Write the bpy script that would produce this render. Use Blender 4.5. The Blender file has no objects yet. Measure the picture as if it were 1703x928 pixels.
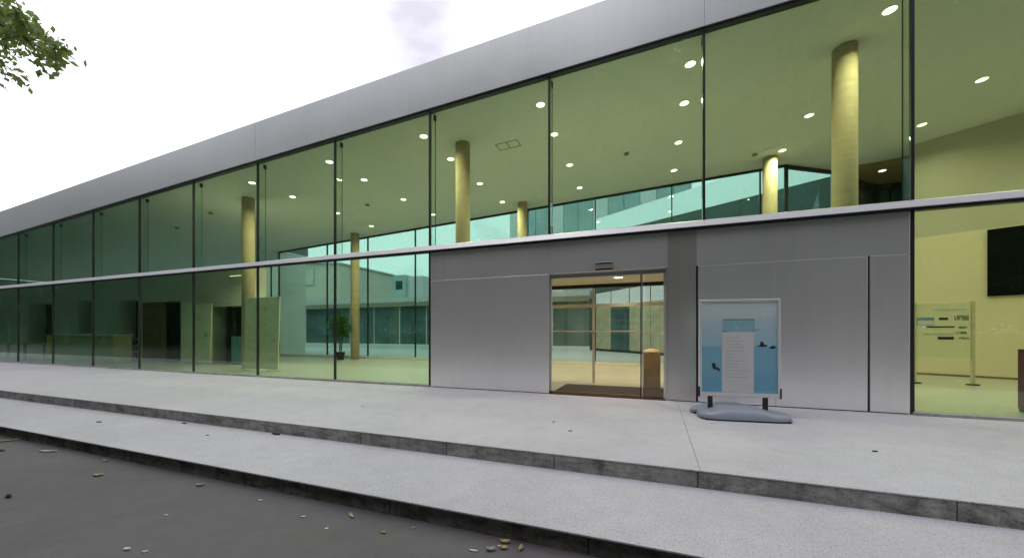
import bpy, bmesh, math, random
import numpy as np
from mathutils import Vector, Matrix
R = math.radians
S = bpy.context.scene
C = S.collection

# ------------------------------------------------------------------ camera, sky, sun, exposure
cam = bpy.data.cameras.new('camera')
cam.sensor_width = 36.0
cam.lens = 36.0 * 631.0 / 1703.0
cam.shift_y = 90.0 / 1703.0
cam.clip_start = 0.05
cam.clip_end = 3000
camo = bpy.data.objects.new('camera', cam)
C.objects.link(camo)
camo.location = (0, 0, 1.28)
camo.rotation_euler = (R(90), 0, R(20.586))
S.camera = camo

SUN_EL, SUN_AZ = R(62), R(222)         # the sun stands high behind thin cloud, on the street side
world = bpy.data.worlds.new('World')
S.world = world
world.use_nodes = True
wt = world.node_tree
wt.nodes.clear()
def wn(t, **k):
    n = wt.nodes.new(t)
    for a, b in k.items(): setattr(n, a, b)
    return n
sky = wn('ShaderNodeTexSky', sky_type='NISHITA', sun_disc=False, sun_elevation=SUN_EL, sun_rotation=SUN_AZ, air_density=1.0, dust_density=3.0)
sc_ = wn('ShaderNodeVectorMath', operation='SCALE'); sc_.inputs['Scale'].default_value = 0.10
wt.links.new(sky.outputs[0], sc_.inputs[0])
tc = wn('ShaderNodeTexCoord')
mp = wn('ShaderNodeMapping'); mp.inputs['Scale'].default_value = (1.0, 1.0, 2.2); mp.inputs['Rotation'].default_value = (0, 0, R(28.6)); mp.inputs['Location'].default_value = (0, 0, -0.33)
wt.links.new(tc.outputs['Generated'], mp.inputs[0])
nz = wn('ShaderNodeTexNoise'); nz.inputs['Scale'].default_value = 2.1; nz.inputs['Detail'].default_value = 5; nz.inputs['Roughness'].default_value = 0.5
wt.links.new(mp.outputs[0], nz.inputs['Vector'])
cr = wn('ShaderNodeValToRGB')
cr.color_ramp.elements[0].position = 0.30; cr.color_ramp.elements[0].color = (0.90, 0.875, 0.99, 1)
cr.color_ramp.elements[1].position = 0.50; cr.color_ramp.elements[1].color = (1.72, 1.73, 1.84, 1)
wt.links.new(nz.outputs['Fac'], cr.inputs[0])
mx = wn('ShaderNodeMix', data_type='RGBA'); mx.inputs[0].default_value = 0.90
wt.links.new(sc_.outputs[0], mx.inputs[6]); wt.links.new(cr.outputs[0], mx.inputs[7])
bg = wn('ShaderNodeBackground'); bg.inputs['Strength'].default_value = 1.0
wt.links.new(mx.outputs[2], bg.inputs['Color'])
wo = wn('ShaderNodeOutputWorld'); wt.links.new(bg.outputs[0], wo.inputs[0])

sl = bpy.data.lights.new('sun', 'SUN'); sl.energy = 0.7; sl.angle = R(25); sl.color = (1, 0.98, 0.95)
so = bpy.data.objects.new('sun', sl); C.objects.link(so)
sd = Vector((math.sin(SUN_AZ) * math.cos(SUN_EL), math.cos(SUN_AZ) * math.cos(SUN_EL), math.sin(SUN_EL)))
so.rotation_euler = sd.to_track_quat('Z', 'Y').to_euler(); so.location = (0, 0, 40)

S.view_settings.view_transform = 'Standard'; S.view_settings.look = 'None'
S.view_settings.exposure = 0.0; S.view_settings.gamma = 1.0; S.view_settings.use_curve_mapping = False
S.cycles.use_denoising = True
S.cycles.max_bounces = 10; S.cycles.diffuse_bounces = 5; S.cycles.glossy_bounces = 5
S.cycles.transparent_max_bounces = 32; S.cycles.transmission_bounces = 6
S.cycles.sample_clamp_indirect = 4.0
S.cycles.caustics_reflective = False; S.cycles.caustics_refractive = False

# ------------------------------------------------------------------ materials
M = {}
class NT:
    def __init__(s, name):
        s.m = bpy.data.materials.new(name); s.m.use_nodes = True; s.t = s.m.node_tree; s.t.nodes.clear()
        s.out = s.n('ShaderNodeOutputMaterial'); M[name] = s.m
    def n(s, t, **k):
        x = s.t.nodes.new(t)
        for a, b in k.items(): setattr(x, a, b)
        return x
    def l(s, a, b): s.t.links.new(a, b)
    def val(s, node, **k):
        for a, b in k.items(): node.inputs[a.replace('_', ' ')].default_value = b
        return node
    def coord(s, kind='Object', scale=(1, 1, 1)):
        c = s.n('ShaderNodeTexCoord'); mp = s.n('ShaderNodeMapping'); mp.inputs['Scale'].default_value = scale
        s.l(c.outputs[kind], mp.inputs[0]); return mp.outputs[0]
    def geo(s, scale=(1, 1, 1)):
        c = s.n('ShaderNodeNewGeometry'); mp = s.n('ShaderNodeMapping'); mp.inputs['Scale'].default_value = scale
        s.l(c.outputs['Position'], mp.inputs[0]); return mp.outputs[0]
    def noise(s, vec, scale, detail=4, rough=0.55, dist=0):
        x = s.n('ShaderNodeTexNoise'); s.l(vec, x.inputs['Vector'])
        s.val(x, Scale=scale, Detail=detail, Roughness=rough, Distortion=dist); return x.outputs['Fac']
    def ramp(s, fac, *st):
        r = s.n('ShaderNodeValToRGB'); e = r.color_ramp.elements
        while len(e) < len(st): e.new(0.5)
        for q, (p, col) in zip(e, st): q.position = p; q.color = tuple(col) + (1,) if len(col) == 3 else col
        s.l(fac, r.inputs[0]); return r.outputs[0]
    def mix(s, fac, a, b, mode='MIX'):
        x = s.n('ShaderNodeMix', data_type='RGBA', blend_type=mode)
        for v, i in ((fac, 0), (a, 6), (b, 7)):
            if hasattr(v, 'links'): s.l(v, x.inputs[i])
            else: x.inputs[i].default_value = v if i == 0 else (tuple(v) + (1,) if len(v) == 3 else v)
        return x.outputs[2]
    def math(s, op, a, b=0.0, clamp=False):
        x = s.n('ShaderNodeMath', operation=op, use_clamp=clamp)
        for v, i in ((a, 0), (b, 1)):
            if hasattr(v, 'links'): s.l(v, x.inputs[i])
            else: x.inputs[i].default_value = v
        return x.outputs[0]
    def bump(s, h, strength=0.3, dist=0.01):
        b = s.n('ShaderNodeBump'); b.inputs['Strength'].default_value = strength; b.inputs['Distance'].default_value = dist
        s.l(h, b.inputs['Height']); return b.outputs[0]
    def princ(s, col, rough=0.6, metal=0.0, normal=None, spec=0.5, **k):
        p = s.n('ShaderNodeBsdfPrincipled')
        for v, nm in ((col, 'Base Color'), (rough, 'Roughness'), (metal, 'Metallic')):
            if hasattr(v, 'links'): s.l(v, p.inputs[nm])
            else: p.inputs[nm].default_value = (tuple(v) + (1,)) if nm == 'Base Color' else v
        p.inputs['Specular IOR Level'].default_value = spec
        for a, b in k.items(): p.inputs[a].default_value = b
        if normal: s.l(normal, p.inputs['Normal'])
        s.l(p.outputs[0], s.out.inputs[0]); return p

def plain(name, col, rough=0.6, metal=0.0, var=0.12, scale=6.0, spec=0.5, bump=0.0):
    t = NT(name); v = t.geo()
    n = t.noise(v, scale, 5)
    c = t.mix(t.ramp(n, (0.3, (1 - var,) * 3), (0.7, (1 + var,) * 3)), (0, 0, 0), col)
    mul = t.n('ShaderNodeMix', data_type='RGBA', blend_type='MULTIPLY'); mul.inputs[0].default_value = 1
    t.l(t.ramp(n, (0.3, (1 - var,) * 3), (0.7, (1.0,) * 3)), mul.inputs[6]); mul.inputs[7].default_value = tuple(col) + (1,)
    nm = t.bump(t.noise(v, scale * 12, 3), bump, 0.004) if bump else None
    t.princ(mul.outputs[2], rough, metal, nm, spec)
    return t.m

def glass(name, tint, f0=0.045, dirt=0.0):
    t = NT(name)
    g = t.n('ShaderNodeNewGeometry')
    d = t.n('ShaderNodeVectorMath', operation='DOT_PRODUCT'); t.l(g.outputs['Normal'], d.inputs[0]); t.l(g.outputs['Incoming'], d.inputs[1])
    cosv = t.math('ABSOLUTE', d.outputs['Value'])
    sch = t.math('POWER', t.math('SUBTRACT', 1.0, cosv, True), 5.0)
    f = t.math('ADD', t.math('MULTIPLY', sch, 1 - f0), f0, True)
    tr = t.n('ShaderNodeBsdfTransparent'); tr.inputs[0].default_value = tuple(tint) + (1,)
    gl = t.n('ShaderNodeBsdfGlossy'); gl.inputs['Roughness'].default_value = 0.0; gl.inputs['Color'].default_value = (0.94, 1, 0.97, 1)
    # very slight waviness of big float panes
    nb = t.noise(t.geo(), 0.55, 1)
    t.l(t.bump(nb, 0.05, 0.02), gl.inputs['Normal'])
    ms = t.n('ShaderNodeMixShader'); t.l(f, ms.inputs[0]); t.l(tr.outputs[0], ms.inputs[1]); t.l(gl.outputs[0], ms.inputs[2])
    t.l(ms.outputs[0], t.out.inputs[0])
    return t.m
glass('facade_glass', (0.677, 0.835, 0.755), 0.065)
glass('rear_glass', (0.85, 0.93, 0.91), 0.03)
glass('door_glass', (0.93, 0.95, 0.92), 0.03)
glass('cover_glass', (0.985, 0.985, 0.985), 0.03)
glass('fin_glass', (0.93, 0.97, 0.95), 0.012)

def metal(name, col, rough, metalness=0.9, wave=0.035):
    t = NT(name); v = t.geo()
    n = t.noise(v, 0.7, 4); n2 = t.noise(t.geo((60, 60, 1.5)), 2, 3); n3 = t.noise(t.geo((1, 1, 0.35)), 1.1, 2, 0.4)
    c = t.mix(t.ramp(n, (0.35, (0.0,) * 3), (0.7, (1.0,) * 3)), tuple(x * 0.96 for x in col), col)
    st = t.noise(t.geo((9, 9, 0.5)), 1.0, 5, 0.6)
    c = t.mix(0.22, c, t.ramp(st, (0.30, (0.86,) * 3), (0.52, (1.0,) * 3)), 'MULTIPLY')
    r = t.math('ADD', t.math('MULTIPLY', t.noise(v, 0.8, 3), 0.10), rough - 0.05)
    h = t.math('ADD', t.math('MULTIPLY', n3, 1.0), t.math('MULTIPLY', n2, 0.012))
    t.princ(c, r, metalness, t.bump(h, wave, 0.12))
metal('fascia_metal', (0.66, 0.675, 0.70), 0.36, 0.75)
metal('wing_metal', (0.86, 0.88, 0.88), 0.22, 1.0)
metal('panel_metal', (0.94, 0.93, 0.945), 0.31, 0.75)
metal('panel_metal_dark', (0.64, 0.62, 0.61), 0.31, 0.75)
metal('transom_metal', (0.47, 0.465, 0.495), 0.45, 0.8, 0.02)
plain('black_metal', (0.012, 0.012, 0.014), 0.45, 0.0)
plain('gasket', (0.010, 0.010, 0.012), 0.7)

def concrete(name, a, b, sp=1.0, stain=0.0):
    t = NT(name); v = t.geo()
    n1 = t.noise(v, 0.55, 6, 0.6); n2 = t.noise(v, 5.0, 6, 0.65); n3 = t.noise(v, 55.0, 5, 0.7); n4 = t.noise(t.geo((1, 2.4, 1)), 160.0, 2, 0.6)
    c = t.mix(t.ramp(n1, (0.3, (0,) * 3), (0.7, (1,) * 3)), a, b)
    c = t.mix(0.4, c, t.ramp(n2, (0.28, (0.80,) * 3), (0.60, (1.0,) * 3)), 'MULTIPLY')
    c = t.mix(0.9, c, t.ramp(n4, (0.34, (0.60,) * 3), (0.48, (1.0,) * 3)), 'MULTIPLY')
    c = t.mix(0.8, c, t.ramp(n3, (0.34, (0.46,) * 3), (0.47, (1.0,) * 3)), 'MULTIPLY')
    if not stain:
        vo = t.n('ShaderNodeTexVoronoi'); t.l(v, vo.inputs['Vector']); vo.inputs['Scale'].default_value = 1.7
        c = t.mix(t.ramp(t.math('ADD', vo.outputs['Distance'], t.math('MULTIPLY', n3, 0.02)), (0.028, (0.45,) * 3), (0.045, (0.0,) * 3)), c, (0.16, 0.155, 0.15))
        n7 = t.noise(v, 1.7, 7, 0.7, 1.0)
        c = t.mix(0.3, c, t.ramp(n7, (0.30, (0.80, 0.79, 0.78)), (0.50, (1.0,) * 3)), 'MULTIPLY')
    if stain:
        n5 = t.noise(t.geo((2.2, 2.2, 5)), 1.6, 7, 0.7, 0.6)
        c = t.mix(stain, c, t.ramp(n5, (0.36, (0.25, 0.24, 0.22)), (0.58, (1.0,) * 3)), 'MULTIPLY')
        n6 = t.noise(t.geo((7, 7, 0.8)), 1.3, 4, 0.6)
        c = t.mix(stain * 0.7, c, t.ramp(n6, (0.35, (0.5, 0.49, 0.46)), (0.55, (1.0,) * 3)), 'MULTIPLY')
    h = t.math('ADD', t.math('MULTIPLY', n3, 0.6 * sp), t.math('MULTIPLY', n4, 0.5 * sp))
    t.princ(c, 0.85, 0, t.bump(h, 0.6, 0.008), 0.3)
concrete('terrace_concrete', (0.465, 0.455, 0.49), (0.54, 0.53, 0.57))
concrete('tread_concrete', (0.455, 0.445, 0.48), (0.53, 0.52, 0.56))
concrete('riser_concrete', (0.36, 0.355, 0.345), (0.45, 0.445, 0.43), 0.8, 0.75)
concrete('shaded_riser_concrete', (0.20, 0.19, 0.18), (0.27, 0.26, 0.245), 0.8, 0.85)  # stained riser concrete, darkened further for the shade under the tread
concrete('sill_concrete', (0.40, 0.40, 0.40), (0.47, 0.47, 0.465), 0.8, 0.4)
def asphalt():
    t = NT('asphalt'); v = t.geo()
    n1 = t.noise(v, 0.45, 6, 0.6, 0.5); n2 = t.noise(v, 160, 3, 0.7); n3 = t.noise(v, 7, 6, 0.6)
    c = t.mix(t.ramp(n1, (0.3, (0,) * 3), (0.7, (1,) * 3)), (0.100, 0.094, 0.099), (0.136, 0.128, 0.131))
    c = t.mix(0.8, c, t.ramp(n2, (0.32, (0.55,) * 3), (0.62, (1.12,) * 3)), 'MULTIPLY')
    c = t.mix(0.6, c, t.ramp(n3, (0.3, (0.80,) * 3), (0.7, (1.05,) * 3)), 'MULTIPLY')
    vo = t.n('ShaderNodeTexVoronoi'); t.l(v, vo.inputs['Vector']); vo.inputs['Scale'].default_value = 26.0
    c = t.mix(t.ramp(vo.outputs['Distance'], (0.035, (0.55,) * 3), (0.05, (0.0,) * 3)), c, (0.24, 0.235, 0.23))
    t.princ(c, 0.82, 0, t.bump(n2, 0.35, 0.006), 0.35)
asphalt()
plain('grass', (0.05, 0.085, 0.025), 0.9, var=0.5, scale=2.0)
plain('courtyard_stone', (0.52, 0.52, 0.50), 0.8, scale=1.5)
plain('ceiling_white', (0.80, 0.80, 0.79), 0.8, var=0.03, scale=1.0)
plain('wall_white', (0.76, 0.74, 0.68), 0.8, var=0.05, scale=0.8)
plain('wall_yellow', (0.87, 0.74, 0.55), 0.75, var=0.05, scale=0.7)
plain('wall_dimmed', (0.60, 0.56, 0.46), 0.8, var=0.05, scale=0.8)  # upper part of the side wall; its dimmer light is put into the colour
plain('cream_render', (0.72, 0.69, 0.57), 0.85, var=0.06)
plain('plinth_white', (0.78, 0.78, 0.76), 0.7)
def floor_mat():
    t = NT('interior_floor'); v = t.geo()
    n = t.noise(v, 1.3, 5); n2 = t.noise(v, 40, 3)
    c = t.mix(t.ramp(n, (0.3, (0,) * 3), (0.7, (1,) * 3)), (0.50, 0.46, 0.38), (0.57, 0.53, 0.45))
    t.princ(t.mix(0.4, c, t.ramp(n2, (0.3, (0.85,) * 3), (0.6, (1,) * 3)), 'MULTIPLY'), 0.30, 0, None, 0.4)
floor_mat()
def column_mat():
    t = NT('column_plaster'); v = t.geo()
    n = t.noise(t.geo((0.35, 0.35, 8)), 1.8, 4, 0.6)
    c = t.mix(t.ramp(n, (0.38, (0,) * 3), (0.60, (1,) * 3)), (0.53, 0.425, 0.28), (0.59, 0.475, 0.32))
    t.princ(c, 0.75, 0, t.bump(n, 0.1, 0.008))
column_mat()
plain('brown_wood', (0.27, 0.155, 0.075), 0.5, var=0.3, scale=4)
plain('pale_wood', (0.62, 0.43, 0.22), 0.5, var=0.2, scale=4)
plain('lectern_wood', (0.34, 0.255, 0.175), 0.5, var=0.2, scale=5)
plain('cream_top', (0.72, 0.62, 0.42), 0.5)
plain('mat_brown', (0.035, 0.016, 0.008), 0.95, var=0.3, scale=40, bump=0.4)
plain('dark_room', (0.03, 0.032, 0.03), 0.8)  # near-black colour stands in for unlit space behind openings and glass
plain('screen_black', (0.006, 0.006, 0.007), 0.12)
plain('olive_counter', (0.42, 0.42, 0.24), 0.6)
plain('yellow_paint', (0.65, 0.48, 0.04), 0.5)
plain('dark_red', (0.10, 0.012, 0.018), 0.4)
plain('paper', (0.78, 0.78, 0.80), 0.7, var=0.03)
plain('yellow_paper', (0.90, 0.84, 0.64), 0.7, var=0.04)
plain('print_black', (0.02, 0.02, 0.022), 0.6)
plain('print_grey', (0.64, 0.64, 0.65), 0.6)
plain('sky_blue_print', (0.22, 0.38, 0.62), 0.5)
plain('sign_alu', (0.70, 0.69, 0.69), 0.35, 0.35, var=0.05)
plain('sign_plastic', (0.25, 0.27, 0.335), 0.34, 0.0, var=0.06, scale=3)
plain('black_rubber', (0.015, 0.015, 0.017), 0.7)
plain('header_print', (0.30, 0.58, 0.66), 0.5, var=0.05)
plain('steel_rail', (0.86, 0.84, 0.78), 0.3, 0.6)
plain('pot_black', (0.02, 0.018, 0.016), 0.5)
plain('bark', (0.10, 0.085, 0.065), 0.9, var=0.4, scale=8, bump=0.5)
plain('roof_grey', (0.20, 0.20, 0.20), 0.9)
plain('far_teal', (0.46, 0.63, 0.63), 0.35, var=0.3, scale=0.3)
plain('far_white', (0.70, 0.72, 0.72), 0.8)
plain('lit_pane_olive', (0.52, 0.48, 0.30), 0.25, var=0.3, scale=2)  # no curtains: opaque olive stands in for light in the lower panes
plain('wing_white', (0.82, 0.84, 0.84), 0.6, var=0.04)
plain('wing_glass', (0.055, 0.115, 0.11), 0.06, var=0.3, scale=0.5)
plain('corridor_olive', (0.34, 0.27, 0.12), 0.7)
plain('low_wing_glass', (0.13, 0.21, 0.20), 0.08, var=0.4, scale=0.6)
plain('beam_olive', (0.30, 0.29, 0.20), 0.7)

def stone_panel_mat():
    t = NT('printed_panel'); v = t.geo((1, 1, 1.6))
    n = t.noise(v, 2.2, 6, 0.65, 0.4); n2 = t.noise(v, 5.0, 4, 0.6)
    c = t.ramp(n, (0.27, (0.30, 0.31, 0.17)), (0.37, (0.76, 0.71, 0.52)), (0.62, (0.86, 0.81, 0.64)))
    c = t.mix(t.ramp(n2, (0.60, (0, 0, 0)), (0.70, (0.5,) * 3)), c, (0.30, 0.31, 0.19))
    t.princ(c, 0.6)
stone_panel_mat()

def poster_mat():
    # a printed seaside picture: pale upper half, deeper blue water below
    t = NT('poster_print')
    c = t.n('ShaderNodeTexCoord'); s = t.n('ShaderNodeSeparateXYZ'); t.l(c.outputs['Object'], s.inputs[0])
    n = t.noise(t.coord('Object', (1, 1, 3)), 1.6, 4)
    z = t.math('ADD', s.outputs['Z'], t.math('MULTIPLY', t.math('SUBTRACT', n, 0.5), 0.05))
    col = t.ramp(t.math('ADD', z, 0.5), (0.0, (0.18, 0.46, 0.66)), (0.30, (0.25, 0.54, 0.71)), (0.50, (0.26, 0.54, 0.72)), (0.515, (0.42, 0.66, 0.78)), (0.85, (0.56, 0.73, 0.82)), (1.0, (0.72, 0.82, 0.87)))
    t.princ(col, 0.45)
poster_mat()

def leaf_mat(name, a, b):
    t = NT(name)
    n = t.noise(t.geo(), 3.5, 3)
    oi = t.noise(t.geo(), 40, 1)
    c = t.mix(t.ramp(n, (0.35, (0,) * 3), (0.65, (1,) * 3)), a, b)
    c = t.mix(0.5, c, t.ramp(oi, (0.3, (0.6,) * 3), (0.7, (1.2,) * 3)), 'MULTIPLY')
    p = t.n('ShaderNodeBsdfPrincipled'); t.l(c, p.inputs['Base Color']); p.inputs['Roughness'].default_value = 0.5
    tl = t.n('ShaderNodeBsdfTranslucent'); t.l(c, tl.inputs[0])
    m = t.n('ShaderNodeMixShader'); m.inputs[0].default_value = 0.5
    t.l(p.outputs[0], m.inputs[1]); t.l(tl.outputs[0], m.inputs[2]); t.l(m.outputs[0], t.out.inputs[0])
leaf_mat('leaf_dark', (0.05, 0.095, 0.028), (0.085, 0.15, 0.042))
leaf_mat('leaf_light', (0.15, 0.24, 0.05), (0.30, 0.36, 0.10))
leaf_mat('leaf_plant', (0.05, 0.17, 0.02), (0.09, 0.24, 0.035))
plain('dry_leaf_tan', (0.52, 0.42, 0.22), 0.7, var=0.5, scale=60)
plain('dry_leaf_grey', (0.40, 0.38, 0.34), 0.8, var=0.5, scale=60)
plain('dry_leaf_green', (0.22, 0.24, 0.10), 0.7, var=0.5, scale=80)
plain('dry_leaf_dark', (0.05, 0.045, 0.04), 0.8, var=0.4, scale=60)
plain('petal_white', (0.70, 0.68, 0.62), 0.7, var=0.3, scale=80)

def emis(name, col, st):
    t = NT(name); e = t.n('ShaderNodeEmission'); e.inputs[0].default_value = tuple(col) + (1,); e.inputs[1].default_value = st
    t.l(e.outputs[0], t.out.inputs[0]); t.m.cycles.emission_sampling = 'NONE'
emis('linear_glow', (1.0, 0.72, 0.38), 1.4)
emis('lamp_glow', (1.0, 0.86, 0.58), 7.0)

# ------------------------------------------------------------------ helpers
def bm_box(bm, x0, x1, y0, y1, z0, z1, dz=0.0, zt=None):
    """box; zt = (z at x0, z at x1) of a sloping top, zb likewise by dz"""
    t0, t1 = zt if zt else (z1, z1)
    b0, b1 = z0 if isinstance(z0, tuple) else (z0, z0)
    co = [(x0, y0, b0), (x1, y0, b1), (x1, y1, b1), (x0, y1, b0), (x0, y0, t0), (x1, y0, t1), (x1, y1, t1), (x0, y1, t0)]
    v = [bm.verts.new(c) for c in co]
    for f in ((0, 3, 2, 1), (4, 5, 6, 7), (0, 1, 5, 4), (1, 2, 6, 5), (2, 3, 7, 6), (3, 0, 4, 7)):
        bm.faces.new([v[i] for i in f])
def obj(name, bm, mat, parent=None, smooth=False, bevel=0.0, seg=2):
    me = bpy.data.meshes.new(name)
    bmesh.ops.recalc_face_normals(bm, faces=bm.faces)
    bm.to_mesh(me); bm.free()
    me.materials.append(M[mat])
    if smooth: me.polygons.foreach_set('use_smooth', [True] * len(me.polygons))
    o = bpy.data.objects.new(name, me); C.objects.link(o)
    if parent: o.parent = parent
    if bevel:
        md = o.modifiers.new('bevel', 'BEVEL'); md.width = bevel; md.segments = seg; md.limit_method = 'ANGLE'; md.angle_limit = R(40)
    return o
def box(name, x0, x1, y0, y1, z0, z1, mat, parent=None, bevel=0.0, zt=None):
    bm = bmesh.new(); bm_box(bm, x0, x1, y0, y1, z0, z1, zt=zt); return obj(name, bm, mat, parent, bevel=bevel)
def prism(name, poly, z0, z1, mat, parent=None, slope=None):
    """vertical prism over a ground polygon; slope = (a, b): heights are added to a + b*x"""
    bm = bmesh.new(); f = (lambda x: slope[0] + slope[1] * x) if slope else (lambda x: 0.0)
    lo = [bm.verts.new((x, y, f(x) + z0)) for x, y in poly]; hi = [bm.verts.new((x, y, f(x) + z1)) for x, y in poly]
    bm.faces.new(lo[::-1]); bm.faces.new(hi)
    for i in range(len(poly)):
        j = (i + 1) % len(poly); bm.faces.new((lo[i], lo[j], hi[j], hi[i]))
    return obj(name, bm, mat, parent)
def slab_line(name, p, q, th, z0, z1, mat, parent=None, z0b=None, z1b=None, bevel=0.0):
    """upright slab standing on the plan line p-q, thickness th to its left, heights may differ at the two ends"""
    z0b = z0 if z0b is None else z0b; z1b = z1 if z1b is None else z1b
    d = Vector((q[0] - p[0], q[1] - p[1])).normalized(); n = Vector((-d.y, d.x)) * th
    bm = bmesh.new()
    pts = [(p[0], p[1], z0), (q[0], q[1], z0b), (q[0] + n.x, q[1] + n.y, z0b), (p[0] + n.x, p[1] + n.y, z0),
           (p[0], p[1], z1), (q[0], q[1], z1b), (q[0] + n.x, q[1] + n.y, z1b), (p[0] + n.x, p[1] + n.y, z1)]
    v = [bm.verts.new(c) for c in pts]
    for f in ((0, 3, 2, 1), (4, 5, 6, 7), (0, 1, 5, 4), (1, 2, 6, 5), (2, 3, 7, 6), (3, 0, 4, 7)): bm.faces.new([v[i] for i in f])
    return obj(name, bm, mat, parent, bevel=bevel)
def bm_tube(bm, pts, rad, n=8):
    rings = []
    for i, p in enumerate(pts):
        p = Vector(p); a = Vector(pts[max(i - 1, 0)]); b = Vector(pts[min(i + 1, len(pts) - 1)])
        d = (b - a).normalized(); u = d.orthogonal().normalized(); w = d.cross(u)
        r = rad[i] if isinstance(rad, (list, tuple)) else rad
        rings.append([bm.verts.new(p + (u * math.cos(k * 2 * math.pi / n) + w * math.sin(k * 2 * math.pi / n)) * r) for k in range(n)])
    for A, B in zip(rings, rings[1:]):
        for k in range(n): bm.faces.new((A[k], A[(k + 1) % n], B[(k + 1) % n], B[k]))
    bm.faces.new(rings[0][::-1]); bm.faces.new(rings[-1])
def bm_cyl(bm, x, y, z0, z1, r, n=24, z1f=None):
    a = [(x + r * math.cos(k * 2 * math.pi / n), y + r * math.sin(k * 2 * math.pi / n)) for k in range(n)]
    lo = [bm.verts.new((p, q, z0)) for p, q in a]; hi = [bm.verts.new((p, q, z1f(p) if z1f else z1)) for p, q in a]
    for k in range(n): bm.faces.new((lo[k], lo[(k + 1) % n], hi[(k + 1) % n], hi[k]))
    bm.faces.new(lo[::-1]); bm.faces.new(hi)
def empty(name, loc=(0, 0, 0), rz=0.0, label=None, cat=None, group=None, kind=None):
    o = bpy.data.objects.new(name, None); o.empty_display_size = 0.2; C.objects.link(o)
    o.location = loc; o.rotation_euler = (0, 0, rz)
    return tag(o, label, cat, group, kind)
def tag(o, label=None, cat=None, group=None, kind=None):
    if label: o['label'] = label
    if cat: o['category'] = cat
    if group: o['group'] = group
    if kind: o['kind'] = kind
    return o

# ------------------------------------------------------------------ ground
Z_ROAD, Z_TREAD = -0.325, -0.165
Y_LOW, Y_UP, YF = 2.73, 3.93, 7.80
bm = bmesh.new()
v = [bm.verts.new(p) for p in ((-900, -900, Z_ROAD), (900, -900, Z_ROAD), (900, 900, Z_ROAD), (-900, 900, Z_ROAD))]; bm.faces.new(v)
tag(obj('asphalt_ground', bm, 'asphalt'), kind='structure')
bm = bmesh.new()
v = [bm.verts.new(p) for p in ((-300, -300, Z_ROAD + 0.02), (300, -300, Z_ROAD + 0.02), (300, -8, Z_ROAD + 0.02), (-300, -8, Z_ROAD + 0.02))]; bm.faces.new(v)
tag(obj('lawn', bm, 'grass'), kind='structure')

terrace = empty('terrace', (0, 0, 0), kind='structure')
cuts = [-60, -26.0, -17.2, -8.4, 0.40, 9.2, 40]
for a, b in zip(cuts, cuts[1:]):
    box('slab', a + 0.002, b - 0.002, Y_UP, 7.795, -0.012, 0.0, 'terrace_concrete', terrace, bevel=0.002)
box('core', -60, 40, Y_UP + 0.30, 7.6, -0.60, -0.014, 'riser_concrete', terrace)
rng = random.Random(4)
jo = [-60, -45, -34, -29, -25.4, -22, -19.3, -17.2, -15.1, -13.3, -11.6, -10.1, -8.4, -6.9, -5.3, -3.59, -2.31, -1.0, 0.38, 2.18, 3.9, 5.8, 7.6, 9.2, 14, 22, 40]
for a, b in zip(jo, jo[1:]):
    e = rng.uniform(-0.003, 0.003)
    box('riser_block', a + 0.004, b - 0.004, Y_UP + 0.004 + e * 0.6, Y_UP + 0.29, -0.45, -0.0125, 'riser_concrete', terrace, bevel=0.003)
step = empty('lower_step', (0, 0, 0), kind='structure')
cuts2 = [-60, -30, -17.2, -8.4, 0.40, 9.2, 40]
box('tread', -60, 40, Y_LOW, Y_UP + 0.01, Z_TREAD - 0.014, Z_TREAD, 'tread_concrete', step, bevel=0.002)
box('core', -60, 40, Y_LOW + 0.32, Y_UP, -0.60, Z_TREAD - 0.016, 'shaded_riser_concrete', step)
jo = [-60, -40, -30, -24, -19, -15, -12, -9.6, -7.2, -4.5, -2.2, -0.45, 1.2, 3.1, 5.2, 8, 14, 24, 40]
for a, b in zip(jo, jo[1:]):
    e = rng.uniform(-0.003, 0.003)
    box('riser_block', a + 0.004, b - 0.004, Y_LOW + 0.035 + e, Y_LOW + 0.31, -0.60, Z_TREAD - 0.0145, 'shaded_riser_concrete', step, bevel=0.005)

# ------------------------------------------------------------------ the glass building
BAY = 2.945; X0 = 3.80
MX = [X0 - BAY * k for k in range(-3, 16)]            # mullion lines, right to left
SL = 0.0488
gt = lambda x: 6.80 + SL * x                           # top of the glass
ce = lambda x: 6.86 + SL * x                           # ceiling
ft = lambda x: 7.965 + SL * x                          # top of the fascia
XL, XR = MX[-1], MX[0]
B = empty('glass_building', (0, YF, 0), label='long low building with a green glass front, metal fascia and sloping roof', cat='building')
B.matrix_world = Matrix.Translation((0, 0, 0)); B.location = (0, 0, 0)

# fascia
fj = [XR] + [x for x in (0.855 + 4 * BAY, 0.855, 0.855 - 4 * BAY, 0.855 - 8 * BAY, 0.855 - 12 * BAY) if XL < x < XR] + [XL]
fj = sorted(set(fj))
for a, b in zip(fj, fj[1:]):
    bm = bmesh.new(); a2, b2 = a + 0.003, b - 0.003
    bm_box(bm, a2, b2, YF - 0.06, YF + 0.02, (gt(a2) + 0.055, gt(b2) + 0.055), 0, zt=(ft(a2), ft(b2)))
    obj('fascia_panel', bm, 'fascia_metal', B, bevel=0.004)
bm = bmesh.new(); bm_box(bm, XL, XR, YF + 0.022, YF + 0.20, (gt(XL) + 0.07, gt(XR) + 0.07), 0, zt=(ft(XL) - 0.02, ft(XR) - 0.02)); obj('fascia_backing', bm, 'black_metal', B)
bm = bmesh.new(); bm_box(bm, XL, XR, YF - 0.03, YF + 0.08, (gt(XL), gt(XR)), 0, zt=(gt(XL) + 0.053, gt(XR) + 0.053)); obj('head_frame', bm, 'black_metal', B)
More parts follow.
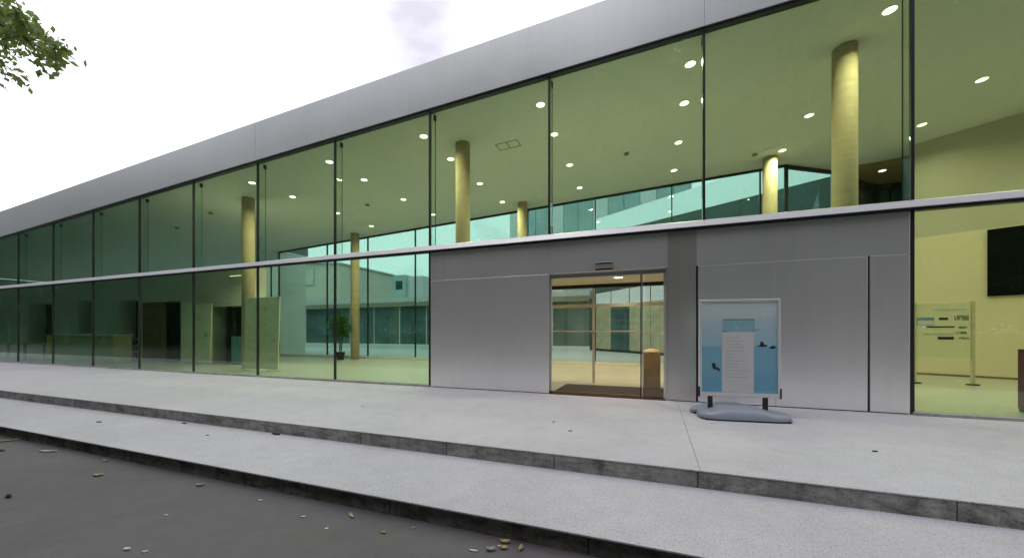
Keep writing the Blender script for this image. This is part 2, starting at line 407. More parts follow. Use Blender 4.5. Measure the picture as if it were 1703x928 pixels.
# roof and ceiling follow the same slope, with the open courtyard left out
plan = [(XL, 7.99), (XR, 7.99), (XR, 16.75), (7.6, 16.75), (6.15, 17.05), (4.25, 15.62), (-20, 15.62), (-20, 17.5), (XL, 17.5)]
prism('ceiling', [(XL, 7.885), (XR, 7.885), (XR, 16.73), (7.6, 16.73), (6.13, 17.0), (4.24, 15.6), (-20.02, 15.6), (-20.02, 17.48), (XL, 17.48)], 0.0, 0.12, 'ceiling_white', B, slope=(6.86, SL))
prism('roof', [(XL, 8.0), (XR, 8.0), (XR, 16.74), (7.6, 16.74), (6.14, 17.03), (4.245, 15.61), (-20.01, 15.61), (-20.01, 17.49), (XL, 17.49)], 0.125, 1.05, 'roof_grey', B, slope=(6.86, SL))
box('floor', XL, XR, 7.80, 17.5, -0.25, -0.004, 'interior_floor', B)

# mullions, fins, panes, transom
SOLID = (MX[6], MX[3])                                 # metal wall between these mullions
for i, x in enumerate(MX):
    bm = bmesh.new(); bm_box(bm, x - 0.021, x + 0.021, YF - 0.006, YF + 0.05, 3.367, 0, zt=(gt(x) - 0.001, gt(x) - 0.001)); obj('mullion', bm, 'black_metal', B)
    if x <= MX[6] + 0.01 or x >= MX[3] - 0.01:
        box('mullion', x - 0.021, x + 0.021, YF - 0.006, YF + 0.05, 0.05, 3.20, 'black_metal', B)
    bm = bmesh.new(); bm_box(bm, x - 0.009, x + 0.009, YF + 0.052, YF + 0.26, 3.37, 0, zt=(ce(x) - 0.02,) * 2); f = obj('glass_fin', bm, 'fin_glass', B)
    bm = bmesh.new(); bm_box(bm, x - 0.0095, x + 0.0095, YF + 0.261, YF + 0.263, 3.37, 0, zt=(ce(x) - 0.02,) * 2); obj('edge', bm, 'gasket', f)
    bm = bmesh.new(); bm_box(bm, x - 0.018, x + 0.018, YF + 0.20, YF + 0.28, ce(x) - 0.14, ce(x) - 0.02); obj('bracket', bm, 'black_metal', f)
for a, b in zip(MX[1:], MX):
    bm = bmesh.new(); bm_box(bm, a + 0.024, b - 0.024, YF + 0.012, YF + 0.036, 3.37, 0, zt=(gt(a + .024) - 0.002, gt(b - .024) - 0.002)); obj('upper_window_pane', bm, 'facade_glass', B)
    if b <= MX[6] + 0.01 or a >= MX[3] - 0.01:
        box('lower_window_pane', a + 0.024, b - 0.024, YF + 0.012, YF + 0.036, 0.052, 3.198, 'facade_glass', B)
tj = [XL, -34.5, -22.7, -10.93, 0.855, XR]
for a, b in zip(tj, tj[1:]):
    bm = bmesh.new()
    prof = [(YF - 0.095, 3.237), (YF - 0.055, 3.345), (YF - 0.02, 3.365), (YF + 0.09, 3.365), (YF + 0.09, 3.237)]
    A_ = [bm.verts.new((a + 0.001, y, z)) for y, z in prof]; B_ = [bm.verts.new((b - 0.001, y, z)) for y, z in prof]
    bm.faces.new(A_[::-1]); bm.faces.new(B_)
    for k in range(5): bm.faces.new((A_[k], A_[(k + 1) % 5], B_[(k + 1) % 5], B_[k]))
    obj('transom', bm, 'transom_metal', B, bevel=0.004)
box('transom_gasket', XL, XR, YF - 0.045, YF + 0.085, 3.202, 3.235, 'gasket', B)
box('sill', XL, MX[6] - 0.001, YF - 0.04, YF + 0.09, -0.03, 0.048, 'sill_concrete', B, bevel=0.005)
box('sill', MX[3] + 0.001, XR, YF - 0.07, YF + 0.09, -0.03, 0.048, 'sill_concrete', B, bevel=0.008)

# metal wall panels round the entrance
DX0, DX1, DZ = -2.09, 0.20, 2.53
ya, yb = YF - 0.005, YF + 0.05
box('wall_panel', MX[6] + 0.034, DX0 - 0.002, ya, yb, 0.015, DZ - 0.004, 'panel_metal', B, bevel=0.003)
box('wall_panel', MX[6] + 0.034, DX0 - 0.002, ya, yb, DZ + 0.004, 3.198, 'panel_metal', B, bevel=0.003)
box('wall_panel', DX0 + 0.002, 0.236, ya, yb, DZ, 3.198, 'panel_metal', B, bevel=0.003)
box('wall_panel', 0.2405, 0.722, ya, yb, 0.015, 3.198, 'panel_metal_dark', B, bevel=0.003)
box('wall_panel', 0.727, MX[3] - 0.034, ya, yb, DZ + 0.004, 3.198, 'panel_metal', B, bevel=0.003)
box('wall_panel', 0.758, 1.976, ya, yb, 0.015, DZ - 0.004, 'panel_metal', B, bevel=0.003)
box('wall_panel', 1.981, 3.238, ya, yb, 0.015, DZ - 0.004, 'panel_metal', B, bevel=0.003)
box('wall_panel', 3.272, MX[3] - 0.034, ya, yb, 0.015, DZ - 0.004, 'panel_metal', B, bevel=0.003)
box('door_jamb', DX1 - 0.002, 0.2385, ya + 0.01, yb + 0.12, 0.0, DZ - 0.001, 'panel_metal_dark', B)
box('wall_backing', MX[6] + 0.03, DX0 - 0.003, yb + 0.002, yb + 0.12, 0.0, 3.23, 'gasket', B)
box('wall_backing', 0.24, MX[3] - 0.03, yb + 0.002, yb + 0.12, 0.0, 3.23, 'gasket', B)
box('wall_backing', DX0 - 0.001, 0.238, yb + 0.002, yb + 0.12, DZ + 0.03, 3.23, 'wall_white', B)
box('wall_lining', MX[6] + 0.03, DX0 - 0.004, yb + 0.125, yb + 0.15, 0.0, 3.24, 'wall_white', B)
box('wall_lining', 0.36, MX[3] - 0.03, yb + 0.125, yb + 0.15, 0.0, 3.24, 'wall_white', B)

# entrance: outer sliding door, porch behind it, inner door
D = empty('sliding_door', (0, 0, 0)); D.parent = B
box('top_rail', DX0, DX1, YF + 0.075, YF + 0.20, 2.44, 2.527, 'transom_metal', D)
for a, b in ((DX0 + 0.002, -0.245), (-0.215, DX1 - 0.004)):
    yy = YF + (0.09 if a < -1 else 0.135)
    box('door_leaf', a + 0.03, b - 0.03, yy + 0.008, yy + 0.020, 0.05, 2.436, 'door_glass', D)
box('stile', -0.262, -0.240, YF + 0.085, YF + 0.125, 0.01, 2.436, 'black_metal', D)
box('stile', -0.236, -0.218, YF + 0.13, YF + 0.165, 0.01, 2.436, 'steel_rail', D)
box('stile', DX0 + 0.001, DX0 + 0.03, YF + 0.085, YF + 0.125, 0.01, 2.436, 'steel_rail', D)
box('stile', DX1 - 0.034, DX1 - 0.004, YF + 0.13, YF + 0.165, 0.01, 2.436, 'steel_rail', D)
box('bottom_rail', DX0 + 0.002, -0.272, YF + 0.085, YF + 0.125, 0.004, 0.05, 'brown_wood', D)
box('threshold', DX0, DX1, YF - 0.03, YF + 0.07, -0.03, 0.012, 'mat_brown', D)
sn = box('door_sensor', -1.12, -0.77, YF - 0.055, YF - 0.008, 2.535, 2.70, 'panel_metal_dark', B, bevel=0.006)
box('sensor_window', -1.115, -0.775, YF - 0.058, YF - 0.054, 2.665, 2.695, 'screen_black', sn)
box('sensor_window', -1.115, -0.775, YF - 0.058, YF - 0.054, 2.54, 2.57, 'screen_black', sn)
PR = empty('entrance_porch', (0, 0, 0)); PR.parent = B
box('porch_ceiling', DX0 - 1.2, 0.6, YF + 0.23, 10.1, 2.53, 2.62, 'wall_white', PR)
box('porch_wall', DX0 - 1.10, DX0 - 1.02, YF + 0.23, 9.84, 0.0, 2.528, 'wall_yellow', PR)
box('porch_wall', 0.36, 0.44, YF + 0.23, 9.84, 0.0, 2.528, 'wall_yellow', PR)
box('inner_door_head', DX0 - 1.02, 0.44, 9.86, 9.94, 2.44, 2.526, 'black_metal', PR)
box('inner_door_rail', DX0 - 1.02, 0.44, 9.88, 9.93, 1.95, 2.03, 'steel_rail', PR)
box('push_bar', DX0 - 1.0, 0.44, 9.82, 9.85, 1.315, 1.345, 'steel_rail', PR)
for x in (DX0 - 0.98, -1.47, 0.38):
    box('inner_stile', x - 0.03, x + 0.03, 9.882, 9.928, 0.0, 2.438, 'steel_rail', PR)
for a, b in ((DX0 - 0.95, -1.50), (-1.44, 0.35)):
    box('inner_door_pane', a, b, 9.90, 9.912, 0.02, 1.948, 'door_glass', PR)
    box('inner_door_pane', a, b, 9.90, 9.912, 2.032, 2.438, 'door_glass', PR)

# columns
for x, y in ((3.60, 9.55), (3.55, 14.65), (-5.07, 9.55), (-5.08, 14.75), (-13.86, 14.83), (-13.88, 9.58)):
    bm = bmesh.new(); bm_cyl(bm, x, y, -0.003, 0, 0.205, 32, ce); o = obj('column', bm, 'column_plaster', B, smooth=False)
    for p in o.data.polygons: p.use_smooth = len(p.vertices) == 4

# rear glazing to the courtyard
RX = [4.24, 3.47, 0.61, -2.24, -5.10, -7.95, -10.83, -13.69, -16.4, -19.98]
for i, x in enumerate(RX):
    w = 0.055 if i == 0 else 0.022
    bm = bmesh.new(); bm_box(bm, x - w, x + w, 15.50, 15.58, 0.0, 0, zt=(ce(x) - 0.001,) * 2); obj('rear_mullion', bm, 'black_metal', B)
for a, b in zip(RX[1:], RX):
    aa, bb = a + 0.024, b - (0.057 if b > 4 else 0.024)
    bm = bmesh.new(); bm_box(bm, aa, bb, 15.53, 15.55, 0.12, 0, zt=(ce(aa) - 0.07, ce(bb) - 0.07)); obj('rear_window_pane', bm, 'rear_glass', B)
bm = bmesh.new(); bm_box(bm, -20, 4.24, 15.49, 15.59, (ce(-20) - 0.068, ce(4.24) - 0.068), 0, zt=(ce(-20) - 0.002, ce(4.24) - 0.002)); obj('rear_head_frame', bm, 'black_metal', B)
box('rear_sill', -20, 4.2, 15.47, 15.60, 0.0, 0.118, 'plinth_white', B)
slab_line('rear_window_pane', (4.31, 15.59), (6.04, 16.93), 0.02, 0.10, ce(4.3) - 0.08, 'rear_glass', B, z1b=ce(6.04) - 0.08)
slab_line('rear_head_frame', (4.30, 15.56), (6.06, 16.92), 0.09, ce(4.3) - 0.12, ce(4.3) - 0.003, 'black_metal', B, z0b=ce(6.06) - 0.12, z1b=ce(6.06) - 0.003)
slab_line('rear_post', (6.06, 16.93), (6.22, 17.05), 0.10, 0.0, ce(6.1) - 0.004, 'plinth_white', B)

# right-hand wall and corridor mouth beside it
slab_line('side_wall', (7.60, 15.70), (XR, 15.70 - 0.58 * (XR - 7.60)), 0.12, 0.0, 4.26, 'wall_yellow', B)
slab_line('side_wall', (7.60, 15.74), (XR, 15.74 - 0.58 * (XR - 7.60)), 0.12, 4.262, ce(7.6) - 0.002, 'wall_dimmed', B, z1b=ce(XR) - 0.002)
box('corridor_soffit', 6.25, 9.6, 16.80, 19.0, 7.05, 7.13, 'corridor_olive', B)
box('corridor_bulkhead', 6.25, 9.6, 16.77, 16.798, 7.05, 7.24, 'corridor_olive', B)
box('corridor_wall', 6.25, 9.6, 18.80, 18.88, 0.0, 7.048, 'dark_room', B)
for k in range(3): box('corridor_window', 6.40 + 1.05 * k, 7.40 + 1.05 * k, 18.76, 18.797, 3.2, 6.75, 'wing_glass', B)
box('corridor_wall', 9.5, 9.58, 16.8, 18.79, 0.0, 7.048, 'corridor_olive', B)
box('corridor_cover', 6.2, 9.7, 16.80, 19.1, 7.14, 7.9, 'roof_grey', B)
box('end_wall', XR - 0.1, XR - 0.001, 7.95, 12.6, 0.0, 6.9, 'wall_yellow', B)
box('end_wall', XL + 0.001, XL + 0.12, 7.95, 17.2, 0.0, 4.85, 'wall_white', B)

# left-hand inner wall with openings, lower than the hall
YW0, YW1, ZW = 10.60, 11.35, 3.98
ops = [(-33.5, -30.8, 0.75, 2.95), (-28.2, -26.8, 1.25, 2.95), (-24.5, -22.9, 0.0, 2.88), (-22.8, -19.7, 0.0, 2.72), (-17.7, -15.7, 0.0, 2.40)]
x = XL
for a, b, z0, z1 in ops:
    box('inner_wall', max(x, XL + 0.125), a, YW0, YW1, 0.0, ZW, 'wall_white', B)
    box('inner_wall', a + 0.001, b - 0.001, YW0 + 0.001, YW1 - 0.001, z1, ZW, 'wall_white', B)
    if z0 > 0.1: box('inner_wall', a + 0.001, b - 0.001, YW0 + 0.001, YW1 - 0.001, 0.0, z0, 'wall_white', B)
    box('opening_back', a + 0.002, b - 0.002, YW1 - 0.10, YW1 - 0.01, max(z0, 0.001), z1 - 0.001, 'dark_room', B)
    x = b
box('inner_wall', x, -15.35, YW0, YW1, 0.0, ZW, 'wall_white', B)
box('wooden_door', -22.75, -21.0, YW0 + 0.10, YW0 + 0.15, 0.0, 2.70, 'brown_wood', B)
box('door_glazing', -20.95, -19.75, YW0 + 0.10, YW0 + 0.12, 0.05, 2.70, 'rear_glass', B)
box('door_frame', -16.72, -16.60, YW0 + 0.06, YW0 + 0.14, 0.0, 2.39, 'black_metal', B)
box('door_glazing', -17.66, -16.73, YW0 + 0.09, YW0 + 0.11, 0.02, 2.39, 'rear_glass', B)
box('door_glazing', -16.59, -15.74, YW0 + 0.09, YW0 + 0.11, 0.02, 2.39, 'rear_glass', B)
box('door_kick_panel', -16.55, -15.78, YW0 + 0.112, YW0 + 0.13, 0.05, 1.15, 'header_print', B)
for k in range(3): box('shelf', -24.4, -23.0, YW0 + 0.2, YW0 + 0.6, 0.35 + 0.32 * k, 0.39 + 0.32 * k, 'plinth_white', B)
LX = [-20.14 - 2.86 * k for k in range(8)]  # unseen glazing with mullions and sill, added to bring daylight onto the left ceiling
for a, b in zip(LX[1:], LX):
    bm = bmesh.new(); bm_box(bm, a + 0.024, b - 0.024, 17.33, 17.35, 0.12, 0, zt=(ce(a) - 0.03, ce(b) - 0.03)); obj('rear_window_pane', bm, 'rear_glass', B)
for x in LX:
    bm = bmesh.new(); bm_box(bm, x - 0.022, x + 0.022, 17.30, 17.38, 0.0, 0, zt=(ce(x) - 0.001,) * 2); obj('rear_mullion', bm, 'black_metal', B)
box('rear_sill', LX[-1], LX[0], 17.27, 17.40, 0.0, 0.118, 'plinth_white', B)
box('back_wall', -20.12, -20.0, 15.6, 17.3, 0.0, 5.85, 'wall_white', B)

# ceiling fittings: vent frame, smoke detectors
vf = bmesh.new(); vx, vy = -3.93, 10.15
for a in (-0.32, 0.0, 0.32):
    bm_box(vf, vx + a - 0.012, vx + a + 0.012, vy - 0.17, vy + 0.17, ce(vx + a) - 0.012, ce(vx + a) + 0.002)
bm_box(vf, vx - 0.33, vx + 0.33, vy - 0.185, vy - 0.165, (ce(vx - .33) - 0.012, ce(vx + .33) - 0.012), 0, zt=(ce(vx - .33) + 0.002, ce(vx + .33) + 0.002))
bm_box(vf, vx - 0.33, vx + 0.33, vy + 0.165, vy + 0.185, (ce(vx - .33) - 0.012, ce(vx + .33) - 0.012), 0, zt=(ce(vx - .33) + 0.002, ce(vx + .33) + 0.002))
obj('ceiling_vent', vf, 'beam_olive', B)
for x, y in ((-0.81, 12.2), (3.0, 14.1), (-10.6, 12.0), (-16.5, 9.9), (-19.6, 10.4), (-17.5, 12.2)):
    bm = bmesh.new(); bm_cyl(bm, x, y, ce(x) - 0.05, ce(x) + 0.01, 0.075, 16); obj('smoke_detector', bm, 'beam_olive', B)

# ------------------------------------------------------------------ ceiling lights
WARM = (1.0, 0.76, 0.46)
def make_light(name, x, y, z, label, group, power, slope=True, r=0.10):
    e = empty(name, (x, y, z), label=label, cat='light', group=group)
    if slope: e.rotation_euler = (0, -math.atan(SL), 0)
    e.matrix_basis
    bm = bmesh.new(); n = 20
    ring = [[bm.verts.new((q * math.cos(k * 2 * math.pi / n), q * math.sin(k * 2 * math.pi / n), h)) for k in range(n)] for q, h in ((r, -0.006), (r + 0.02, -0.012), (r + 0.03, 0.0))]
    for A, Bq in zip(ring, ring[1:]):
        for k in range(n): bm.faces.new((A[k], A[(k + 1) % n], Bq[(k + 1) % n], Bq[k]))
    obj('trim_ring', bm, 'ceiling_white', e)
    bm = bmesh.new(); bm.faces.new([bm.verts.new((r * math.cos(k * 2 * math.pi / n), r * math.sin(k * 2 * math.pi / n), -0.005)) for k in range(n)][::-1])
    obj('diffuser', bm, 'lamp_glow', e)
    l = bpy.data.lights.new('lamp', 'AREA'); l.shape = 'DISK'; l.size = 2 * r * 0.9; l.energy = power; l.color = WARM; l.spread = R(150)
    lo = bpy.data.objects.new('lamp', l); C.objects.link(lo); lo.parent = e; lo.location = (0, 0, -0.02)
    return e
rows = [(8.73, 'round downlight glowing in the ceiling row beside the glass front', 'front row of ceiling lights', [10.5, 7.2, 3.94, 0.70, -2.55, -5.82, -9.13, -12.47]),
        (10.16, 'round downlight glowing in the second ceiling row behind the glass front', 'second row of ceiling lights', [10.4, 7.15, 0.68, -2.58, -5.81, -9.11, -12.38]),
        (12.19, 'round downlight glowing in the third ceiling row behind the glass front', 'third row of ceiling lights', [10.3, 7.18, 3.84, 0.66, -2.58, -5.80, -9.04, -12.32]),
        (14.22, 'round downlight glowing in the ceiling row closest to the courtyard glazing', 'rear row of ceiling lights', [7.13, 3.78, 0.63, -2.63, -5.76, -8.99, -12.33])]
LP = 50.0
for y, lab, grp, xs in rows:
    for x in xs: make_light('ceiling_light', x, y, ce(x) - 0.002, lab, grp, LP)
make_light('ceiling_light', 7.58, 17.25, 7.046, 'warm downlight in the dark corridor soffit beside the tall near column', None, 8.0, slope=False)
e = empty('linear_light', (-14.50, 9.62, 3.40), label='slim warm linear lamp bracketed to a yellow column behind the glass', cat='light')
box('housing', -0.42, 0.43, -0.035, 0.035, 0.032, 0.07, 'cream_top', e); box('diffuser', -0.41, 0.42, -0.03, 0.03, 0.0, 0.030, 'linear_glow', e)
for nm, zz, rx, pw in (('downlight_lamp', -0.02, 0, 36.0), ('uplight_lamp', 0.09, R(180), 18.0)):  # the upward lamp is added to brighten the ceiling on the left
    l = bpy.data.lights.new(nm, 'AREA'); l.shape = 'RECTANGLE'; l.size = 0.8; l.size_y = 0.06; l.energy = pw; l.color = WARM
    lo = bpy.data.objects.new(nm, l); C.objects.link(lo); lo.parent = e; lo.location = (0, 0, zz); lo.rotation_euler = (rx, 0, 0)
make_light('porch_light', -0.76, 8.8, 2.528, 'downlight in the low porch ceiling just inside the sliding door', None, 24.0, slope=False)

# ------------------------------------------------------------------ courtyard and buildings beyond
box('courtyard_paving', -46, 8.0, 15.62, 30, -0.30, -0.02, 'courtyard_stone')
tag(bpy.data.objects['courtyard_paving'], kind='structure')
P0 = Vector((6.30, 17.10)); dv = Vector((-0.671, 0.741))
wl = 15.6
W = empty('courtyard_wing', (0, 0, 0), label='glazed wing with a broad white sloping fascia across the courtyard', cat='building')
P1 = P0 + dv * wl
slab_line('fascia', P1, P0, 0.25, 7.05 + 0.095 * wl, 8.25 + 0.095 * wl, 'wing_metal', W, z0b=7.05, z1b=8.25)
nrm = Vector((-dv.y, dv.x))
off = -nrm * 0.02
for k in range(8):
    a = P0 + dv * (wl / 8 * k) + off * 1; b = P0 + dv * (wl / 8 * (k + 1)) + off
    za, zb_ = 7.04 + 0.095 * wl / 8 * k, 7.04 + 0.095 * wl / 8 * (k + 1)
    aa, bb = a + dv * 0.02, b - dv * 0.02
    slab_line('window_pane', bb, aa, 0.03, 4.22, zb_ - 0.01, 'wing_glass', W, z1b=za - 0.01)
    slab_line('lower_pane', bb, aa, 0.03, 0.15, 3.18, 'lit_pane_olive' if k % 3 else 'wing_glass', W)
    slab_line('floor_band', bb - dv * 0.02, aa + dv * 0.02, 0.05, 3.2, 4.2, 'wing_white', W)
    slab_line('wing_mullion', a + dv * 0.018, a - dv * 0.018, 0.06, 0.0, za, 'black_metal', W)
Q0, Q1 = P0 - nrm * 6.0, P1 - nrm * 6.0
o_ = -nrm * 0.08
prism('body', [tuple(P1 + o_), tuple(P0 + o_), tuple(Q0), tuple(Q1)], 0.0, 7.0, 'dark_room', W)

L = empty('low_wing', (-20, 29, 0), label='low teal-glazed wing with flat parapet seen across the courtyard', cat='building')
L.location = (0, 0, 0)
box('body', -45, -4.6, 29.06, 34, -0.05, 3.9, 'dark_room', L)
box('parapet', -45, -4.6, 28.9, 34.2, 3.95, 4.55, 'far_white', L)
box('soffit_beam', -45, -4.6, 28.6, 28.88, 3.70, 4.10, 'beam_olive', L)
for k in range(14):
    a = -45 + 40.4 / 14 * k
    box('window_pane', a + 0.05, a + 40.4 / 14 - 0.05, 29.0, 29.04, 0.3, 3.68, 'low_wing_glass', L)
    box('mullion', a - 0.045, a + 0.045, 28.96, 29.05, 0.3, 3.68, 'sign_alu', L)
box('plinth', -45, -4.6, 28.9, 29.05, -0.1, 0.29, 'plinth_white', L)
cb = empty('cream_house', (0, 0, 0), label='cream rendered house with one framed window behind the low wing', cat='house')
bm = bmesh.new(); bm_box(bm, -75, -36.0, 36, 46, -0.3, 0, zt=(12.6, 9.7)); obj('wall', bm, 'cream_render', cb)
bm = bmesh.new(); bm_box(bm, -75.2, -35.8, 35.8, 46.2, (12.61, 9.71), 0, zt=(12.8, 9.9)); obj('roof', bm, 'far_white', cb)
wf = box('window', -41.9, -40.1, 35.93, 35.99, 7.3, 9.5, 'far_teal', cb); box('pane', -41.75, -40.25, 35.91, 35.928, 7.42, 9.38, 'cream_render', wf)
tb = empty('far_block', (0, 0, 0), label='distant dark teal block with a white stair tower above the low wing roof', cat='building')
box('wall', -51.5, -44.0, 60, 70, -0.3, 12.3, 'far_teal', tb); box('stair_tower', -43.99, -40.5, 60.5, 69, -0.3, 12.0, 'far_white', tb)
for k in range(3): box('window', -50.8 + 2.3 * k, -49.3 + 2.3 * k, 59.94, 59.99, 9.6, 11.2, 'wing_glass', tb)
ob = empty('office_block', (0, 0, 0), label='tall teal panelled office block behind the white sloping fascia', cat='building')
box('core', -22.9, 5.0, 60.2, 72, -0.3, 27.0, 'far_white', ob)
for k in range(12):
    box('facade_panel', -23 + 2.33 * k + 0.06, -23 + 2.33 * (k + 1) - 0.06, 60, 60.19, 0, 27.2, 'far_teal' if k % 3 else 'wing_white', ob)

# ------------------------------------------------------------------ things inside
for x0, x1, y, lab in ((-18.92, -17.02, 10.2, 'pale mottled display panel behind the glass beside the dark glazed door'), (-13.45, -11.80, 9.15, 'pale mottled display panel behind the glass in front of a yellow column')):
    e = empty('display_panel', ((x0 + x1) / 2, y, 0), label=lab, cat='display panel')
    w = (x1 - x0) / 2
    o = box('panel_board', -w, w, -0.02, 0.02, 0.0, 2.45, 'printed_panel', e, bevel=0.004); o.location = (0, 0, 0.062); o.rotation_euler = (R(-1.5), 0, 0)
    for s_ in (-1, 1): box('foot', s_ * w * 0.75 - 0.03, s_ * w * 0.75 + 0.03, -0.2, 0.22, 0.0, 0.058, 'steel_rail', e)
e = empty('reception_counter', (-23.6, 9.3, 0), label='long olive reception counter behind the shaded glass', cat='counter')
box('body', -2.4, 2.4, -0.3, 0.3, 0.0, 1.17, 'olive_counter', e); box('top', -2.45, 2.45, -0.35, 0.35, 1.172, 1.215, 'plinth_white', e)
e = empty('yellow_sign', (-26.5, 9.0, 0), label='narrow yellow board standing at the end of the olive counter', cat='board')
box('board', -0.16, 0.16, -0.02, 0.02, 0.03, 1.2, 'yellow_paint', e); box('foot', -0.2, 0.2, -0.15, 0.15, 0.0, 0.028, 'black_metal', e)
e = empty('long_table', (-29.4, 8.9, 0), label='pale wooden table top at the far shaded end of the glass front', cat='table')
box('table_top', -2.0, 2.0, -0.4, 0.4, 0.76, 0.83, 'pale_wood', e)
for sx in (-1, 1):
    for sy in (-1, 1): box('leg', sx * 1.85 - 0.04, sx * 1.85 + 0.04, sy * 0.3 - 0.04, sy * 0.3 + 0.04, 0.0, 0.758, 'black_metal', e)

# potted fig tree by the rear glazing
rng = random.Random(11)
e = empty('potted_plant', (-14.25, 14.30, 0), label='leafy potted fig tree beside the yellow column at the courtyard glazing', cat='plant')
bm = bmesh.new(); n = 20
pr = [(0.15, 0.0), (0.20, 0.32), (0.215, 0.34), (0.215, 0.37), (0.185, 0.37), (0.18, 0.33)]
rings = [[bm.verts.new((r * math.cos(k * 2 * math.pi / n), r * math.sin(k * 2 * math.pi / n), z)) for k in range(n)] for r, z in pr]
for A, Bq in zip(rings, rings[1:]):
    for k in range(n): bm.faces.new((A[k], A[(k + 1) % n], Bq[(k + 1) % n], Bq[k]))
bm.faces.new(rings[0][::-1]); bm.faces.new(rings[-1])
obj('pot', bm, 'pot_black', e, smooth=True)
bm = bmesh.new()
for k in range(4): bm_tube(bm, [(0.05 * math.cos(k * 1.6), 0.05 * math.sin(k * 1.6), 0.32), (0.07 * math.cos(k * 1.6 + .5), 0.07 * math.sin(k * 1.6 + .5), 0.8), (0.22 * math.cos(k * 1.6), 0.22 * math.sin(k * 1.6), 1.5)], [0.02, 0.016, 0.01], 6)
obj('stem', bm, 'bark', e)

def leaf_mesh(name, centres, size, rng, sag=0.3, aspect=0.5):
    n = len(centres)
    c = np.array(centres, dtype=np.float64)
    st = np.random.default_rng(rng.randint(0, 1 << 30))
    d = st.normal(size=(n, 3)); d[:, 2] -= sag; d /= np.linalg.norm(d, axis=1)[:, None]
    r = st.normal(size=(n, 3)); w = np.cross(d, r); w /= np.linalg.norm(w, axis=1)[:, None]
    nn = np.cross(d, w)
    s = (size * st.uniform(0.6, 1.25, n))[:, None]
    a = c; b = c + d * s * 0.5 + w * s * aspect * 0.5 + nn * s * 0.08; e_ = c + d * s; f = c + d * s * 0.5 - w * s * aspect * 0.5 + nn * s * 0.08
    vs = np.stack([a, b, e_, f], 1).reshape(-1, 3)
    me = bpy.data.meshes.new(name)
    me.vertices.add(n * 4); me.vertices.foreach_set('co', vs.ravel())
    me.loops.add(n * 4); me.loops.foreach_set('vertex_index', np.arange(n * 4))
    me.polygons.add(n); me.polygons.foreach_set('loop_start', np.arange(n) * 4)
    me.update(calc_edges=True); me.validate()
    return me
cs = []
for k in range(44):
    a = rng.uniform(0, 6.28); q = 0.52 * math.sqrt(rng.random()); z = rng.uniform(1.15, 2.05); q *= 1.0 if z < 1.7 else 0.7
    for _ in range(55): cs.append((q * math.cos(a) + rng.gauss(0, 0.09), q * math.sin(a) + rng.gauss(0, 0.09), z + rng.gauss(0, 0.09)))
me = leaf_mesh('foliage', cs, 0.10, rng); me.materials.append(M['leaf_plant'])
o = bpy.data.objects.new('foliage', me); C.objects.link(o); o.parent = e

# porch things
o = box('entrance_mat', DX0 + 0.02, 0.30, 7.975, 9.42, -0.003, 0.012, 'mat_brown', bevel=0.004)
tag(o, 'dark brown entrance mat inside the sliding door', 'mat')
e = empty('lectern', (-0.06, 9.62, 0), label='small brown wooden stand with a rounded cream top inside the entrance', cat='stand')
box('body', -0.19, 0.19, -0.16, 0.16, 0.0, 0.82, 'lectern_wood', e, bevel=0.008)
bm = bmesh.new(); bmesh.ops.create_uvsphere(bm, u_segments=24, v_segments=12, radius=1.0)
for v in bm.verts: v.co = Vector((v.co.x * 0.2, v.co.y * 0.17, 0.822 + max(v.co.z, 0) * 0.09))
obj('rounded_top', bm, 'cream_top', e, smooth=True)

# right-hand room: notice board, black screen, red cabinet
e = empty('notice_board', (6.80, 12.75, 0), label='pale yellow notice board with dark printed lines on a slim post', cat='board')
box('board', -0.52, 0.50, -0.012, 0.012, 0.68, 2.03, 'yellow_paper', e, bevel=0.003)
box('post', 0.515, 0.575, -0.03, 0.03, 0.03, 2.06, 'cream_top', e); box('post', -0.56, -0.525, -0.03, 0.03, 0.03, 2.06, 'cream_top', e)
for x in (0.545, -0.545): box('foot', x - 0.10, x + 0.10, -0.06, 0.06, 0.0, 0.028, 'black_metal', e)
def strokes(parent, x0, x1, z0, z1, n, mat, seed, y=-0.014):
    rg = random.Random(seed); bm = bmesh.new(); w = (x1 - x0) / n
    for k in range(n):
        a = x0 + w * (k + 0.12); b = x0 + w * (k + 0.86); t = w * 0.2
        kind = rg.randint(0, 3)
        bm_box(bm, a, a + t, y - 0.001, y + 0.001, z0, z1)
        if kind != 1: bm_box(bm, b - t, b, y - 0.001, y + 0.001, z0 if kind != 2 else (z0 + z1) / 2, z1)
        if kind in (0, 2): bm_box(bm, a + t, b - t, y - 0.001, y + 0.001, z1 - (z1 - z0) * 0.16, z1)
        if kind in (1, 3): bm_box(bm, a + t, b - t, y - 0.001, y + 0.001, z0, z0 + (z1 - z0) * 0.16)
        if kind in (0, 1, 3): bm_box(bm, a + t, b - t, y - 0.001, y + 0.001, (z0 + z1) / 2 - (z1 - z0) * 0.07, (z0 + z1) / 2 + (z1 - z0) * 0.07)
    return obj('lettering', bm, mat, parent)
strokes(e, 0.20, 0.47, 1.60, 1.72, 6, 'print_black', 1)
strokes(e, 0.28, 0.45, 1.39, 1.45, 5, 'print_black', 2)
strokes(e, 0.22, 0.43, 1.26, 1.32, 7, 'print_black', 3)
strokes(e, 0.28, 0.48, 1.13, 1.18, 7, 'print_black', 5)
bm = bmesh.new(); bm_box(bm, -0.09, 0.08, -0.016, -0.0125, 1.61, 1.67); bm_box(bm, -0.33, 0.20, -0.016, -0.0125, 1.42, 1.455); bm_box(bm, -0.11, 0.19, -0.016, -0.0125, 1.12, 1.19)
obj('printed_bars', bm, 'print_black', e)
bm = bmesh.new(); bm_box(bm, -0.40, 0.19, -0.016, -0.0125, 1.235, 1.275); bm_box(bm, -0.20, 0.42, -0.016, -0.0125, 1.86, 1.885); obj('printed_bars', bm, 'print_grey', e)
